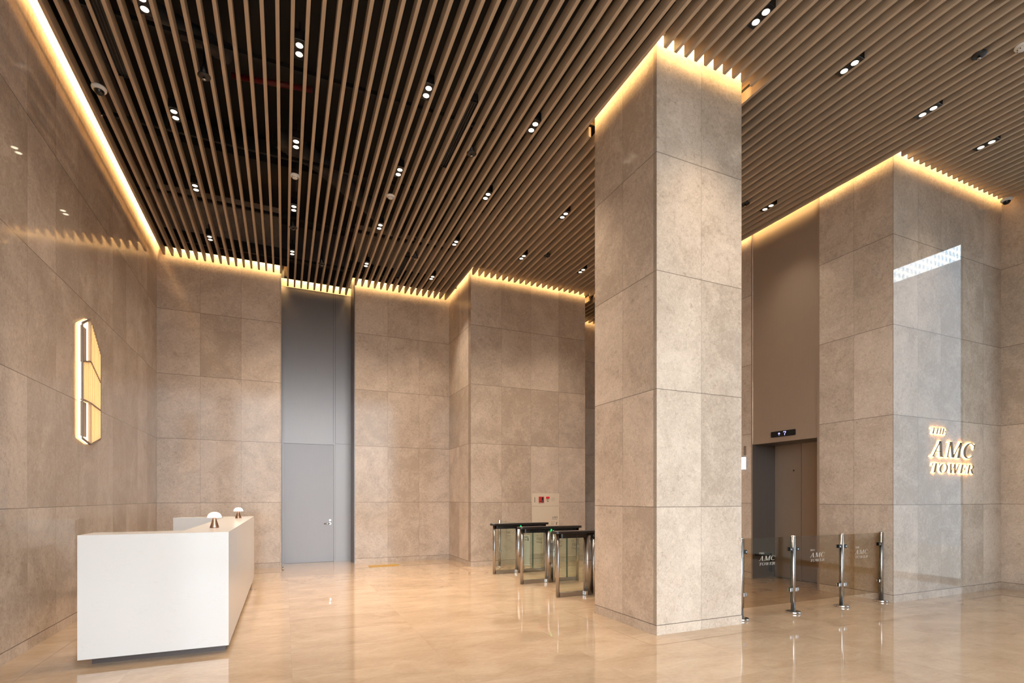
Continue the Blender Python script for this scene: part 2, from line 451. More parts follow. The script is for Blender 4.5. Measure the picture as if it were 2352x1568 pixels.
# stone skin of the sign wall wraps to the corner
struct(MB().box(XRW, XRW + 0.15, YS - 0.006, YS, 0, ZC).build('wall_sign_corner', M['st_sign']))
struct(MB().box(XRW + 0.15, XS, YS - 0.006, YS, 0, ZC).build('wall_sign_face', M['st_sign']))
b = MB(); b.box(XS, XS + 0.2, 3.71, YS - 0.006, 0, ZC); b.box(XS, XS + 0.2, YF, 3.71, 5.64, ZC); b.box(XS, XS + 0.2, YF, YF + 0.5, 0, 5.64)
struct(b.build('wall_far_right', M['st_far']))
# free column: front skin and side skins
column = sempty('column')
MB().box(CX0, CX1, CY0, CY0 + 0.05, 0, ZC).build('front_cladding', M['st_colf'], column)
b = MB(); b.box(CX0, CX0 + 0.05, CY0 + 0.05, CY1, 0, ZC); b.box(CX1 - 0.05, CX1, CY0 + 0.05, CY1, 0, ZC)
b.box(CX0 + 0.05, CX1 - 0.05, CY1 - 0.05, CY1, 0, ZC)
b.build('side_cladding', M['st_cols'], column)
# front of the lobby
b = MB(); b.box(XL - 0.2, XS + 0.2, YF - 0.2, YF, 5.8, ZC); b.box(XL - 0.2, XL + 0.2, YF - 0.2, YF, 0, 5.8); b.box(4.9, XS + 0.2, YF - 0.2, YF, 0, 5.8)
struct(b.build('wall_front', M['st_far']))

# baseboards: 0.1 m base course, a few millimetres proud
def baseboard(name, mat, boxes):
    b = MB()
    for q in boxes: b.box(*q)
    return struct(b.build(name, mat))
e = 0.004
baseboard('baseboard_left', M['st_left'], [(XL, XL + e, YF, YB, 0, 0.098)])
baseboard('baseboard_back', M['st_back'], [(XL + e, XR0, YB - e, YB, 0, 0.098)])
baseboard('baseboard_back_center', M['st_back2'], [(XR1, PX0 - e, YB - e, YB, 0, 0.098)])
baseboard('baseboard_pier', M['st_pier'], [(PX0 - e, PX1, PY0 - e, PY0, 0, 0.098), (PX0 - e, PX0, PY0, YB, 0, 0.098)])
baseboard('baseboard_right', M['st_right'], [(XRW - e, XRW, YS - 0.006, 5.228, 0, 0.098), (XRW - e, XRW, EY1 + 0.02, YB, 0, 0.098)])
baseboard('baseboard_sign', M['st_sign'], [(XRW - e, XS, YS - 0.006 - e, YS - 0.006, 0, 0.098)])
baseboard('baseboard_far', M['st_far'], [(XS - e, XS, 3.71, YS - 0.01, 0, 0.098)])
MB().box(CX0 - e, CX1 + e, CY0 - e, CY1 + e, 0, 0.098).build('base_course', M['st_colf'], column)

# thin border joints in the floor, a hand's width from the walls
b = MB()
def jx(x0, x1, y): b.box(x0, x1, y - 0.0015, y + 0.0015, 0, 0.0006)
def jy(x, y0, y1): b.box(x - 0.0015, x + 0.0015, y0, y1, 0, 0.0006)
g = 0.27
jx(XL + g, PX0 - g, YB - g); jy(PX0 - g, PY0 - g, YB - g); jx(PX0 - g, PX1 + g, PY0 - g)
jx(CX0 - g, CX1 + g, CY0 - g); jy(CX0 - g, CY0 - g, CY1 + g); jy(CX1 + g, CY0 - g, CY1 + g); jx(CX0 - g, CX1 + g, CY1 + g)
jx(XRW - g, XS - g, YS - g); jy(XRW - g, YS - g, YB - g); jy(XS - g, 0.0, YS - g); jy(XL + g, 0, YB - g)
struct(b.build('trim_1', M['joint']))

# ------------------------------------------------------------------ ceiling: black deck, slats, coves
ceiling = MB().box(XL - 0.2, XS + 0.3, YF - 0.2, YREC + 0.2, ZC, ZC + 0.2).build('ceiling', M['black'])
struct(ceiling)
def slat_x(k):
    return 0.0753 + 0.13 * k if k <= 36 else 0.0753 + 0.13 * 36 + 0.1312 * (k - 36)
GAP = 0.12
sl = MB()
HW = 0.0165
for k in range(-16, 76):
    x = slat_x(k)
    if x > XS - GAP: break
    # far end of this slat
    if x < XR0 + 0.09: yb = YB - GAP
    elif x < XR1 - 0.09: yb = YREC - GAP
    elif x < PX0 - 0.10: yb = YB - GAP
    elif x < PX1 + 0.09: yb = PY0 - GAP
    elif x < XRW - 0.11: yb = YB - GAP
    else: yb = YS - GAP
    segs = [(YF + 0.1, yb)]
    if CX0 - 0.115 < x < CX1 + 0.115:
        segs = [(YF + 0.1, CY0 - GAP), (CY1 + GAP, yb)]
    if x > XRW - 0.11:
        pass
    elif x > PX1 + 0.09:
        segs = [(YF + 0.1, 9.75), (9.95, yb)]
    for y0, y1 in segs:
        sl.box(x - HW, x + HW, y0, y1, ZS, ZS + SLH)
sl.build('slat_screen', M['slat'], ceiling)

# cove boards behind the slat tips (black towards the void, pale towards the wall) and their light strips
bb = MB(); bw = MB(); led = MB()
ZB0, ZB1 = ZS + SLH + 0.035, ZT
LIP = 0.055              # lip that shields the strip: its edge lies this far from the wall
def cove_x(x0, x1, y, side, light=True):
    """cove along X in front of a wall at y; side=-1: the room lies towards -Y"""
    yb = y + side * GAP
    bb.box(x0, x1, min(yb, yb + side * 0.012), max(yb, yb + side * 0.012), ZB0, ZB1 + 0.01)
    bb.box(x0, x1, min(y, yb), max(y, yb), ZB1, ZB1 + 0.012)
    bw.box(x0, x1, min(yb, yb - side * 0.004), max(yb, yb - side * 0.004), ZB0, ZB1)
    yp = y + side * LIP
    bw.box(x0, x1, min(yb, yp), max(yb, yp), 6.035, 6.041)
    yl = yb - side * 0.02
    led.box(x0 + 0.02, x1 - 0.02, min(yl, yl - side * 0.02), max(yl, yl - side * 0.02), 6.192, 6.20)
    if light:
        L = x1 - x0 - 0.04
        o = add_light('AREA', 'cove_light', ((x0 + x1) / 2, y + side * 0.089, 6.185), COVE_W * L, COVE_COL, ceiling, shape='RECTANGLE', size=L, size_y=0.025, spread=math.radians(115))
        o.rotation_euler = Vector((0, -side, -1.6)).to_track_quat('-Z', 'Z').to_euler()
def cove_y(y0, y1, x, side, light=True):
    """cove along Y in front of a wall at x; side=+1: the room lies towards +X"""
    xb = x + side * GAP
    bb.box(min(xb, xb + side * 0.012), max(xb, xb + side * 0.012), y0, y1, ZS + SLH + 0.001, ZB1 + 0.01)
    bb.box(min(x, xb), max(x, xb), y0, y1, ZB1, ZB1 + 0.012)
    bw.box(min(xb, xb - side * 0.004), max(xb, xb - side * 0.004), y0, y1, ZB0, ZB1)
    xp = x + side * LIP
    bw.box(min(xb, xp), max(xb, xp), y0, y1, 6.035, 6.041)
    xl = xb - side * 0.02
    led.box(min(xl, xl - side * 0.02), max(xl, xl - side * 0.02), y0 + 0.02, y1 - 0.02, 6.192, 6.20)
    if light:
        L = y1 - y0 - 0.04
        o = add_light('AREA', 'cove_light', (x + side * 0.089, (y0 + y1) / 2, 6.185), COVE_W * L, COVE_COL, ceiling, shape='RECTANGLE', size=0.025, size_y=L, spread=math.radians(115))
        d = Vector((-side, 0, -1.6)).normalized()
        up = Vector((0, 1, 0))
        z = -d; xax = up.cross(z).normalized(); yax = z.cross(xax)
        o.rotation_euler = Matrix((xax, yax, z)).transposed().to_euler()
cove_y(0.0, YB, XL, 1)
cove_x(XL + GAP, XR0 + GAP, YB, -1)
cove_x(XR0, XR1, YREC, -1)
cove_y(YB - GAP, YREC - GAP, XR0, 1); cove_y(YB - GAP, YREC - GAP, XR1, -1)
cove_x(XR1 - GAP, PX0 - GAP, YB, -1)
cove_y(PY0 - GAP, YB - GAP, PX0, -1)
cove_x(PX0 - GAP, PX1 + GAP, PY0, -1)
cove_y(PY0 - GAP, YB - GAP, PX1, 1)
cove_x(PX1 + GAP, XRW - GAP, YB, -1)
cove_x(CX0 - GAP, CX1 + GAP, CY0, -1); cove_x(CX0 - GAP, CX1 + GAP, CY1, 1)
cove_y(CY0 - GAP, CY1 + GAP, CX0, -1); cove_y(CY0 - GAP, CY1 + GAP, CX1, 1)
cove_y(YS - GAP, YB - GAP, XRW, -1)
cove_x(XRW - GAP, XS, YS, -1)
bb.build('cove_board', M['darkboard'], ceiling)
bw.build('cove_lining', M['coveboard'], ceiling)
led.build('led_strip', M['led'], ceiling)

# carriers and services in the dark void
b = MB()
for y in (0.6, 1.8, 3.0, 4.2, 6.0, 7.6, 9.2, 10.8):
    if 4.0 < y < 5.5: continue
    b.box(XL + 0.14, XRW - 0.2 if y > 4 else XS - 0.2, y - 0.02, y + 0.02, ZS + SLH + 0.002, ZS + SLH + 0.045)
b.build('slat_carrier', M['black'], ceiling)
def flex(pts, r, name, label):
    c = []
    pts = [Vector(p) for p in pts]
    P = []; R = []
    for i in range(len(pts) - 1):
        n = max(2, int((pts[i + 1] - pts[i]).length / 0.035))
        for j in range(n):
            P.append(pts[i].lerp(pts[i + 1], j / n)); R.append(r * (1.0 if (len(P) % 2) else 0.9))
    P.append(pts[-1]); R.append(r)
    o = MB().tube(P, R, 12).build(name, M['duct'])
    tag(o, label, 'duct')
flex([(2.0, 3.3, 6.75), (2.25, 4.3, 6.7), (2.2, 5.4, 6.6), (2.06, 6.0, 6.3)], 0.13, 'flexible_duct', 'silvery ribbed flexible duct above the slats, above the long black diffuser')
flex([(-0.1, 8.4, 6.75), (0.5, 8.7, 6.72), (1.2, 9.3, 6.65), (2.0, 9.9, 6.5)], 0.15, 'flexible_duct', 'dark ribbed flexible duct in the void near the grey door recess')
flex([(-1.9, 5.2, 6.6), (-1.6, 5.8, 6.55), (-1.3, 6.6, 6.6), (-0.6, 7.0, 6.7)], 0.11, 'flexible_duct', 'ribbed flexible duct in the void close to the left wall')
b = MB(); b.tube([(-0.62, 7.62, 6.9), (0.35, 7.45, 6.9)], 0.035, 12)
tag(b.build('sprinkler_pipe', M['red_pipe']), 'short red pipe glimpsed between slats in the dark ceiling void', 'pipe')
t = thing('supply_duct', 'wide flat black duct with flanges glimpsed above slats before the door recess', 'duct', (-0.7, 9.4, 6.95))
MB().box(-1.2, 1.3, -0.3, 0.3, -0.2, 0.15).build('duct_body', M['black'], t)
for s in (-0.9, 0.0, 0.9): MB().box(s - 0.015, s + 0.015, -0.32, 0.32, -0.22, 0.17).build('flange', M['duct'], t)

# ------------------------------------------------------------------ recess with the grey door
struct(MB().box(XR0, XR1, YREC, YREC + 0.1, 0, ZC).build('wall_recess', M['grey_metal']))
struct(MB().box(XR1 - 0.012, XR1, YB + 0.02, YREC, 0, WZ).build('trim_2', M['grey_metal']))
door = sempty('door_1', (0.49, YREC, 0))
b = MB()
fx0, fx1, fz = -0.035, 1.035, 2.585
b.box(fx0, fx0 + 0.03, YREC - 0.035, YREC, 0, fz); b.box(fx1 - 0.03, fx1, YREC - 0.035, YREC, 0, fz); b.box(fx0 + 0.03, fx1 - 0.03, YREC - 0.035, YREC, fz - 0.03, fz)
local(b, (0.49, YREC, 0)).build('door_frame', M['grey_metal'], door)
local(MB().box(fx0 + 0.036, fx1 - 0.036, YREC - 0.022, YREC - 0.002, 0.006, fz - 0.036), (0.49, YREC, 0)).build('door_leaf', M['door_metal'], door)
b = MB(); b.tube([(0.925, YREC - 0.022, 0.83), (0.925, YREC - 0.07, 0.83), (0.80, YREC - 0.07, 0.83)], 0.010, 10)
b.tube([(0.925, YREC - 0.022, 0.83), (0.925, YREC - 0.030, 0.83)], 0.026, 16)
local(b, (0.49, YREC, 0)).build('door_handle', M['steel_polish'], door)
b = MB(); b.tube([(0.925, YREC - 0.022, 0.905), (0.925, YREC - 0.034, 0.905)], 0.024, 16); b.tube([(0.925, YREC - 0.034, 0.905), (0.925, YREC - 0.042, 0.905)], 0.010, 10)
local(b, (0.49, YREC, 0)).build('door_lock', M['steel'], door)
# seams of the metal cladding
b = MB()
b.box(1.036, 1.040, YREC - 0.003, YREC, 0, 6.2); b.box(1.04, XR1 - 0.012, YREC - 0.003, YREC, 2.583, 2.587); b.box(0.99, 0.994, YREC - 0.003, YREC, 2.6, 6.2)
struct(b.build('trim_3', M['black_plastic']))
struct(MB().box(XR0, XR1, YREC - 0.005, YREC, 5.88, ZT).build('trim_4', M['coveboard']))  # cream panel added over the metal so the cove's bright band shows
t = thing('door_stopper', 'small round steel floor stopper at the foot of the grey door recess', 'door stopper', (-0.02, 11.10, 0))
MB().lathe([(0.022, 0), (0.022, 0.008), (0.014, 0.012), (0.014, 0.045), (0.012, 0.05)], n=16).build('body', M['steel_polish'], t)
MB().lathe([(0.0155, 0.024), (0.018, 0.027), (0.018, 0.036), (0.0155, 0.039)], n=16).build('rubber_ring', M['black_plastic'], t)

# ------------------------------------------------------------------ elevator
el = sempty('door_2', (XRW, (EY0 + EY1) / 2, 0))
EL = (XRW, (EY0 + EY1) / 2, 0)
DX = 7.955
def elp(name, mat, *boxes):
    b = MB()
    for q in boxes: b.box(*q)
    return local(b, EL).build(name, mat, el)
elp('transom_panel', M['bronze_metal'], (XRW + 0.012, XRW + 0.03, EY0, EY1, EZ, WZ))
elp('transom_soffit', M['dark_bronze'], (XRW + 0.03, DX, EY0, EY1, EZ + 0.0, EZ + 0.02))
elp('near_jamb', M['bronze_metal'], (XRW - 0.003, DX, 5.228, EY0, 0, WZ))
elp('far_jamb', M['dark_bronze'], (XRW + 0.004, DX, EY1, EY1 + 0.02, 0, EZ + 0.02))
elp('far_trim', M['bronze_metal'], (XRW - 0.004, XRW + 0.0035, EY1 - 0.003, EY1 + 0.02, 0, WZ))
YM = 5.94
elp('door_panel', M['bronze_metal'], (DX, DX + 0.03, YM + 0.003, EY1 + 0.02, 0.008, EZ))
elp('door_panel', M['bronze_metal'], (DX + 0.004, DX + 0.034, EY0, YM - 0.003, 0.008, EZ))
elp('shaft_back', M['black_plastic'], (DX + 0.034, DX + 0.06, 5.2, EY1 + 0.04, 0, EZ + 0.02))
elp('sill', M['steel'], (DX - 0.05, DX + 0.03, EY0, EY1, 0, 0.006))
b = MB(); b.tube([(DX, 6.08, 1.86), (DX - 0.004, 6.08, 1.86)], 0.011, 12)
local(b, EL).build('key_hole', M['black_plastic'], el)
# dark bars forming an L on the far jamb
b = MB(); b.box(7.46, 7.80, EY1 - 0.035, EY1 - 0.012, 0.385, 0.430, 0.004); b.box(7.465, 7.485, EY1 - 0.013, EY1, 0.39, 0.425); b.box(7.775, 7.795, EY1 - 0.013, EY1, 0.39, 0.425)
b.box(7.80, 7.84, EY1 - 0.035, EY1 - 0.012, 0.10, 0.430, 0.004); b.box(7.81, 7.83, EY1 - 0.013, EY1, 0.13, 0.15)
local(b, EL).build('l_shaped_bars', M['black_plastic'], el)
# indicator
t = thing('floor_indicator', 'black elevator floor display showing an up arrow and a 7', 'display', (XRW + 0.012, 5.852, 2.437))
def rr(y0, y1, z0, z1, r, n=5):
    pts = []
    for cy, cz, a0 in ((y1 - r, z1 - r, 0), (y0 + r, z1 - r, 90), (y0 + r, z0 + r, 180), (y1 - r, z0 + r, 270)):
        for i in range(n + 1):
            a = math.radians(a0 + 90 * i / n); pts.append((cy + r * math.cos(a), cz + r * math.sin(a)))
    return pts
MB().prism(rr(-0.222, 0.222, -0.047, 0.047, 0.012), lambda p: (0, p[0], p[1]), lambda p: (-0.014, p[0], p[1])).build('housing', M['black_gloss'], t)
b = MB()   # facing -X, larger Y is on the viewer's left
def seg(y0, z0, y1, z1, w=0.008):
    d = Vector((y1 - y0, z1 - z0)); n = Vector((-d.y, d.x)).normalized() * w / 2
    poly = [(y0 + n.x, z0 + n.y), (y0 - n.x, z0 - n.y), (y1 - n.x, z1 - n.y), (y1 + n.x, z1 + n.y)]
    b.prism(poly, lambda p: (-0.0142, p[0], p[1]), lambda p: (-0.0156, p[0], p[1]))
seg(0.067, -0.022, 0.067, 0.016); seg(0.067, 0.020, 0.085, 0.001); seg(0.067, 0.020, 0.049, 0.001)
b.build('up_arrow', M['blue_led'], t)
b = MB()
seg(-0.015, 0.028, -0.055, 0.028); seg(-0.055, 0.030, -0.055, 0.014); seg(-0.053, 0.016, -0.036, -0.004); seg(-0.036, -0.002, -0.036, -0.030); seg(-0.016, 0.030, -0.016, 0.018)
b.build('digit', M['blue_led'], t)
t = thing('hall_lantern', 'glowing white rectangular wall lantern on the strip beside the column', 'lantern', (XRW, 6.62, 2.0))
MB().box(-0.012, 0, -0.05, 0.05, -0.115, 0.115, 0.003).build('backplate', M['steel'], t)
MB().box(-0.03, -0.012, -0.043, 0.043, -0.108, 0.108, 0.006).build('lens', M['lantern'], t)
o = MB().box(XRW - 0.004, XRW, 6.575, 6.625, 2.14, 2.30).build('wall_plate', M['steel'])
tag(o, 'slim grey metal plate on stone just above the glowing lantern', 'wall plate')

# ------------------------------------------------------------------ lettering (italic serif with thick and thin strokes)
def P_line(a, b, w):
    """a stroke with horizontal ends, w wide measured along x"""
    return [(a[0] - w / 2, a[1]), (a[0] + w / 2, a[1]), (b[0] + w / 2, b[1]), (b[0] - w / 2, b[1])]
def P_rect(x0, x1, y0, y1): return [(x0, y0), (x1, y0), (x1, y1), (x0, y1)]
TH, TN, SF = 0.17, 0.05, 0.045
def ell(cx, cy, ro, rio, hy, hiy, a0, a1, n=18, dx=0.0):
    out = []
    for i in range(n):
        t0 = math.radians(a0 + (a1 - a0) * i / n); t1 = math.radians(a0 + (a1 - a0) * (i + 1) / n)
        f = lambda t, r, h, d: (cx + d + r * math.cos(t), cy + h * math.sin(t))
        out.append([f(t0, ro, hy, 0), f(t1, ro, hy, 0), f(t1, rio, hiy, dx), f(t0, rio, hiy, dx)])
    return out
def serif(x, y, half, up):
    s = SF if up else -SF
    return [(x - half, y), (x + half, y), (x + half, y + s), (x - half, y + s)]
GL = {
 'T': (0.84, [P_rect(0.34, 0.34 + TH, 0, 1), P_rect(0.0, 0.84, 1 - TN, 1), serif(0.425, 0, 0.21, True),
       [(0, 1), (0.06, 1), (0.03, 0.72), (0, 0.72)], [(0.84, 1), (0.78, 1), (0.81, 0.72), (0.84, 0.72)]]),
 'H': (0.98, [P_rect(0.12, 0.12 + TH, 0, 1), P_rect(0.70, 0.70 + TH, 0, 1), P_rect(0.29, 0.70, 0.48, 0.48 + TN),
       serif(0.205, 0, 0.20, True), serif(0.785, 0, 0.20, True), serif(0.205, 1, 0.20, False), serif(0.785, 1, 0.20, False)]),
 'E': (0.82, [P_rect(0.12, 0.12 + TH, 0, 1), P_rect(0.0, 0.80, 1 - TN, 1), P_rect(0.0, 0.82, 0, TN), P_rect(0.29, 0.60, 0.49, 0.49 + TN),
       [(0.80, 1), (0.73, 1), (0.78, 0.72), (0.80, 0.72)], [(0.82, 0), (0.74, 0), (0.80, 0.30), (0.82, 0.30)], P_rect(0.565, 0.60, 0.38, 0.64)]),
 'A': (1.02, [P_line((0.15, 0), (0.50, 1.0), 0.055), P_line((0.80, 0), (0.50, 1.0), 0.19), P_rect(0.27, 0.72, 0.32, 0.32 + TN),
       serif(0.15, 0, 0.15, True), serif(0.80, 0, 0.21, True)]),
 'M': (1.24, [P_rect(0.14, 0.195, 0, 1), P_line((0.60, 0.0), (0.22, 1.0), 0.19), P_line((0.60, 0.0), (1.00, 1.0), 0.055), P_rect(0.94, 0.94 + TH, 0, 1),
       serif(0.165, 0, 0.16, True), serif(1.025, 0, 0.20, True), P_rect(0.0, 0.25, 1 - SF, 1), P_rect(0.94, 1.24, 1 - SF, 1)]),
 'C': (0.92, ell(0.47, 0.5, 0.47, 0.34, 0.515, 0.465, 48, 318, 26, 0.045) + [[(0.78, 0.90), (0.86, 0.99), (0.865, 0.62), (0.82, 0.62)]]),
 'O': (1.0, ell(0.5, 0.5, 0.5, 0.335, 0.515, 0.465, 0, 360, 36)),
 'W': (1.36, [P_line((0.40, 0), (0.16, 1), 0.18), P_line((0.40, 0), (0.70, 1), 0.055), P_line((0.90, 0), (0.66, 1), 0.18), P_line((0.90, 0), (1.20, 1), 0.055),
       serif(0.15, 1, 0.19, False), serif(0.66, 1, 0.17, False), serif(1.20, 1, 0.15, False)]),
 'R': (0.95, [P_rect(0.12, 0.12 + TH, 0, 1), serif(0.205, 0, 0.20, True), P_rect(0.0, 0.48, 1 - TN, 1), P_rect(0.29, 0.48, 0.47, 0.47 + TN),
       P_line((0.80, 0.03), (0.50, 0.50), 0.18), P_rect(0.72, 0.95, 0, 0.05)] + ell(0.46, 0.735, 0.33, 0.17, 0.265, 0.215, -90, 90, 14)),
}
SH = 0.24
WORDS = (('THE', 0.0, 0.395, 2.287, 0.085), ('AMC', 0.0, 1.145, 1.968, 0.222), ('TOWER', 0.0, 1.130, 1.746, 0.130))
def letters():
    """yields (character, polygons) in sign metres: x from the left edge, z above the base of TOWER"""
    for wd, x0, wid, zb, cap in WORDS:
        gap = 0.10
        tot = sum(GL[c][0] for c in wd) + gap * (len(wd) - 1) + SH
        sx = wid / tot
        x = 0.0
        for c in wd:
            adv, polys = GL[c]
            out = [[(x0 + (x + px + SH * py) * sx, (zb - 1.746) + py * cap) for px, py in poly] for poly in polys]
            yield c, out
            x += adv + gap
SX, SZ = 8.207, 1.746
sign = thing('wall_sign_lettering', 'back-lit bronze lettering reading THE AMC TOWER on the stone wall', 'sign', (SX, YS - 0.006, SZ))
for c, polys in letters():
    b = MB(); bk = MB()
    for poly in polys:
        b.prism(poly, lambda p: (p[0], -0.014, p[1]), lambda p: (p[0], -0.023, p[1]))
        bk.prism(poly, lambda p: (p[0], -0.0100, p[1]), lambda p: (p[0], -0.0136, p[1]))
    lo = b.build('letter', M['sign_face'], sign)
    bk.build('back_light', M['sign_led'], lo)

def logo(mat, parent, fn, scale, mirror=False):
    """flat etched logo; fn maps (x, z, t) to local coordinates"""
    b = MB()
    for c, polys in letters():
        for poly in polys:
            q = [((1.145 - x if mirror else x) * scale, z * scale) for x, z in poly]
            b.prism(q, lambda p: fn(p[0], p[1], 0.0), lambda p: fn(p[0], p[1], 0.0008))
    return b.build('etched_logo', mat, parent)

# ------------------------------------------------------------------ glass barrier by the column
BY = 4.315
posts = [4.775, 5.635, 6.53, 7.345]
plabel = ['steel barrier post with round foot tight against the stone column',
          'steel barrier post with round foot, first one clear of the column',
          'steel barrier post with round foot, second clear of the column',
          'steel barrier post with round foot next to the sign wall corner']
post0 = None
clip_xs = []
for i, x in enumerate(posts):
    t = thing('barrier_post', plabel[i], 'post', (x, BY, 0), 'steel posts of the glass barrier')
    MB().lathe([(0.082, 0), (0.085, 0.003), (0.085, 0.021), (0.082, 0.024), (0.03, 0.024)], n=32).build('foot_plate', M['steel_polish'], t)
    MB().lathe([(0.026, 0.024), (0.026, 0.925)], n=24).build('tube', M['steel'], t)
    MB().lathe([(0.026, 0.925), (0.0265, 0.930), (0.024, 0.938), (0.014, 0.942)], n=24).build('end_cap', M['steel_polish'], t)
    for side in (-1, 1):
        if (i == 0 and side < 0) or (i == 3 and side > 0): continue
        for z, mt in ((0.775, 'black_plastic'), (0.285, 'steel')):
            b = MB(); b.box(min(side * 0.024, side * 0.075), max(side * 0.024, side * 0.075), -0.021, -0.0065, z - 0.022, z + 0.022, 0.003)
            b.box(min(side * 0.024, side * 0.075), max(side * 0.024, side * 0.075), 0.0065, 0.021, z - 0.022, z + 0.022, 0.003)
            b.box(min(side * 0.022, side * 0.036), max(side * 0.022, side * 0.036), -0.010, 0.010, z - 0.018, z + 0.018)
            cl = b.build('glass_clamp', M[mt], t)
            MB().tube([(side * 0.058, -0.021, z), (side * 0.058, -0.0245, z)], 0.009, 12).build('screw', M['steel_polish'], cl)
glabel = ['smoked glass barrier panel next to the column, before the elevator doors', 'middle smoked glass barrier panel between two free posts',
          'smoked glass barrier panel next to the sign wall corner']
for i in range(3):
    x0, x1 = posts[i] + 0.040, posts[i + 1] - 0.040
    t = thing('glass_panel', glabel[i], 'glass panel', ((x0 + x1) / 2, BY, 0.13), 'panels of the glass barrier')
    w = (x1 - x0) / 2
    MB().box(-w, w, -0.005, 0.005, 0, 0.795).build('pane', M['glass_smoke'], t)
    for s in (-1, 1): MB().box(min(s * w - s * 0.001, s * w + s * 0.0005), max(s * w - s * 0.001, s * w + s * 0.0005), -0.005, 0.005, 0, 0.795).build('polished_edge', M['glass_edge'], t)
    logo(M['etch'], t, lambda a, c, d: (-0.155 + a, -0.0056 - d, 0.475 + c), 0.245)

# ------------------------------------------------------------------ turnstiles
def stadium(x0, x1, hw, n=10):
    pts = []
    for i in range(n + 1):
        a = -math.pi / 2 + math.pi * i / n; pts.append((x1 - hw + hw * math.cos(a), hw * math.sin(a)))
    for i in range(n + 1):
        a = math.pi / 2 + math.pi * i / n; pts.append((x0 + hw + hw * math.cos(a), hw * math.sin(a)))
    return pts
TX = 3.44; TLEN = 1.192
def make_turnstile(loc, label, lit=True):
    t = thing('turnstile', label, 'turnstile', loc, 'turnstiles of the speed gate')
    zz = lambda z: (lambda p: (p[0], p[1], z))
    b = MB(); s1 = stadium(0, TLEN, 0.075); s2 = stadium(0.006, TLEN - 0.006, 0.069)
    b.loft([[(x, y, 0.888) for x, y in s2], [(x, y, 0.893) for x, y in s1], [(x, y, 0.920) for x, y in s1], [(x, y, 0.926) for x, y in s2]])
    b.build('top_slab', M['turn_top'], t)
    b = MB(); b.prism(stadium(0.10, TLEN - 0.10, 0.045), zz(0.825), zz(0.888)); bm_ = b.build('sensor_beam', M['black_gloss'], t)
    for x in (0.16, 0.25, 0.36, 0.46, 0.80, 0.95): MB().tube([(x, -0.045, 0.857), (x, -0.0465, 0.857)], 0.005, 10).build('sensor_eye', M['ir_window'], bm_)
    for x in (0.075, TLEN - 0.075):
        b = MB(); b.prism([(x + 0.022 * math.cos(a), 0.036 * math.sin(a)) for a in [2 * math.pi * i / 20 for i in range(20)]], zz(0), zz(0.888))
        for i in range(len(b.sm)): b.sm[i] = len(b.f[i]) == 4
        b.build('end_post', M['steel'], t)
    # base rails, glass and the drive housing in the middle
    for x0, x1 in ((0.10, 0.50), (0.66, TLEN - 0.10)):
        MB().box(x0, x1, -0.022, 0.022, 0, 0.062, 0.003).build('base_rail', M['steel'], t)
        MB().box(x0 + 0.008, x1 - 0.005, -0.005, 0.005, 0.062, 0.825).build('side_glass', M['glass_turn'], t)
    b = MB(); b.prism(stadium(0.505, 0.655, 0.062), zz(0), zz(0.888)); h = b.build('drive_housing', M['steel'], t)
    for i, p in enumerate(h.data.polygons): p.use_smooth = len(p.vertices) == 4
    MB().box(0.512, 0.648, -0.0635, -0.060, 0.50, 0.503).build('housing_seam', M['black_plastic'], h)
    MB().box(0.50, 0.535, -0.066, -0.02, 0.0, 0.062, 0.003).build('corner_bracket', M['steel_polish'], t)
    b = MB(); b.lathe([(0.020, 0.02), (0.020, 0.825)], 0.625, -0.075, 16); b.build('pivot_post', M['steel_polish'], t)
    b = MB(); b.lathe([(0.027, 0.825), (0.027, 0.862)], 0.625, -0.075, 16); b.build('pivot_cap', M['black_gloss'], t)
    b = MB()
    if lit: b.tube([(0.585, -0.0615, 0.868), (0.585, -0.0665, 0.868)], 0.010, 12); b.build('status_light', M['green_led'], t)
    return t
TY = [6.349, 7.542, 8.737]
tlab = ['nearest of three speed gate turnstiles, partly hidden by the column', 'middle turnstile with bright green status light',
        'farthest turnstile, nearest the fire hydrant cabinet wall']
for i, (y, lb) in enumerate(zip(TY, tlab)): make_turnstile((TX, y, 0), lb, i > 0)
# swing wings in the lanes: two per lane, meeting in the middle
wlab = {(0, 0): 'closed glass wing hinged on the nearest turnstile, in the lane behind it',
        (0, 1): 'closed glass wing hinged on the front of the middle turnstile',
        (1, 0): 'closed glass wing hinged on the back of the middle turnstile',
        (1, 1): 'closed glass wing hinged on the front of the farthest turnstile'}
for li in range(2):
    ya, yb_ = TY[li] + 0.068, TY[li + 1] - 0.10
    mid = (TY[li] + TY[li + 1]) / 2
    for si, (y0, y1) in enumerate(((ya, mid - 0.012), (mid + 0.012, yb_))):
        t = thing('gate_wing', wlab[(li, si)], 'gate wing', (4.01, y0, 0.16), 'glass wings of the speed gate')
        MB().box(-0.005, 0.005, 0, y1 - y0, 0, 0.645).build('pane', M['glass_turn'], t)
        fe = (y1 - y0) if si == 0 else 0.0
        MB().box(-0.0055, 0.0055, fe - 0.002, fe + 0.002, 0, 0.645).build('polished_edge', M['glass_edge'], t)
        hy = 0.0 if si == 0 else (y1 - y0)
        for z in (0.10, 0.50):
            MB().box(-0.018, 0.018, hy - 0.012 if si else hy - 0.004, hy + 0.004 if si else hy + 0.03, z, z + 0.05, 0.003).build('hinge_clamp', M['steel'], t)
        w = y1 - y0
        logo(M['etch_dark'], t, lambda a, c, d: (-0.0056 - d, w / 2 + 0.13 - a, 0.46 + c), 0.21)
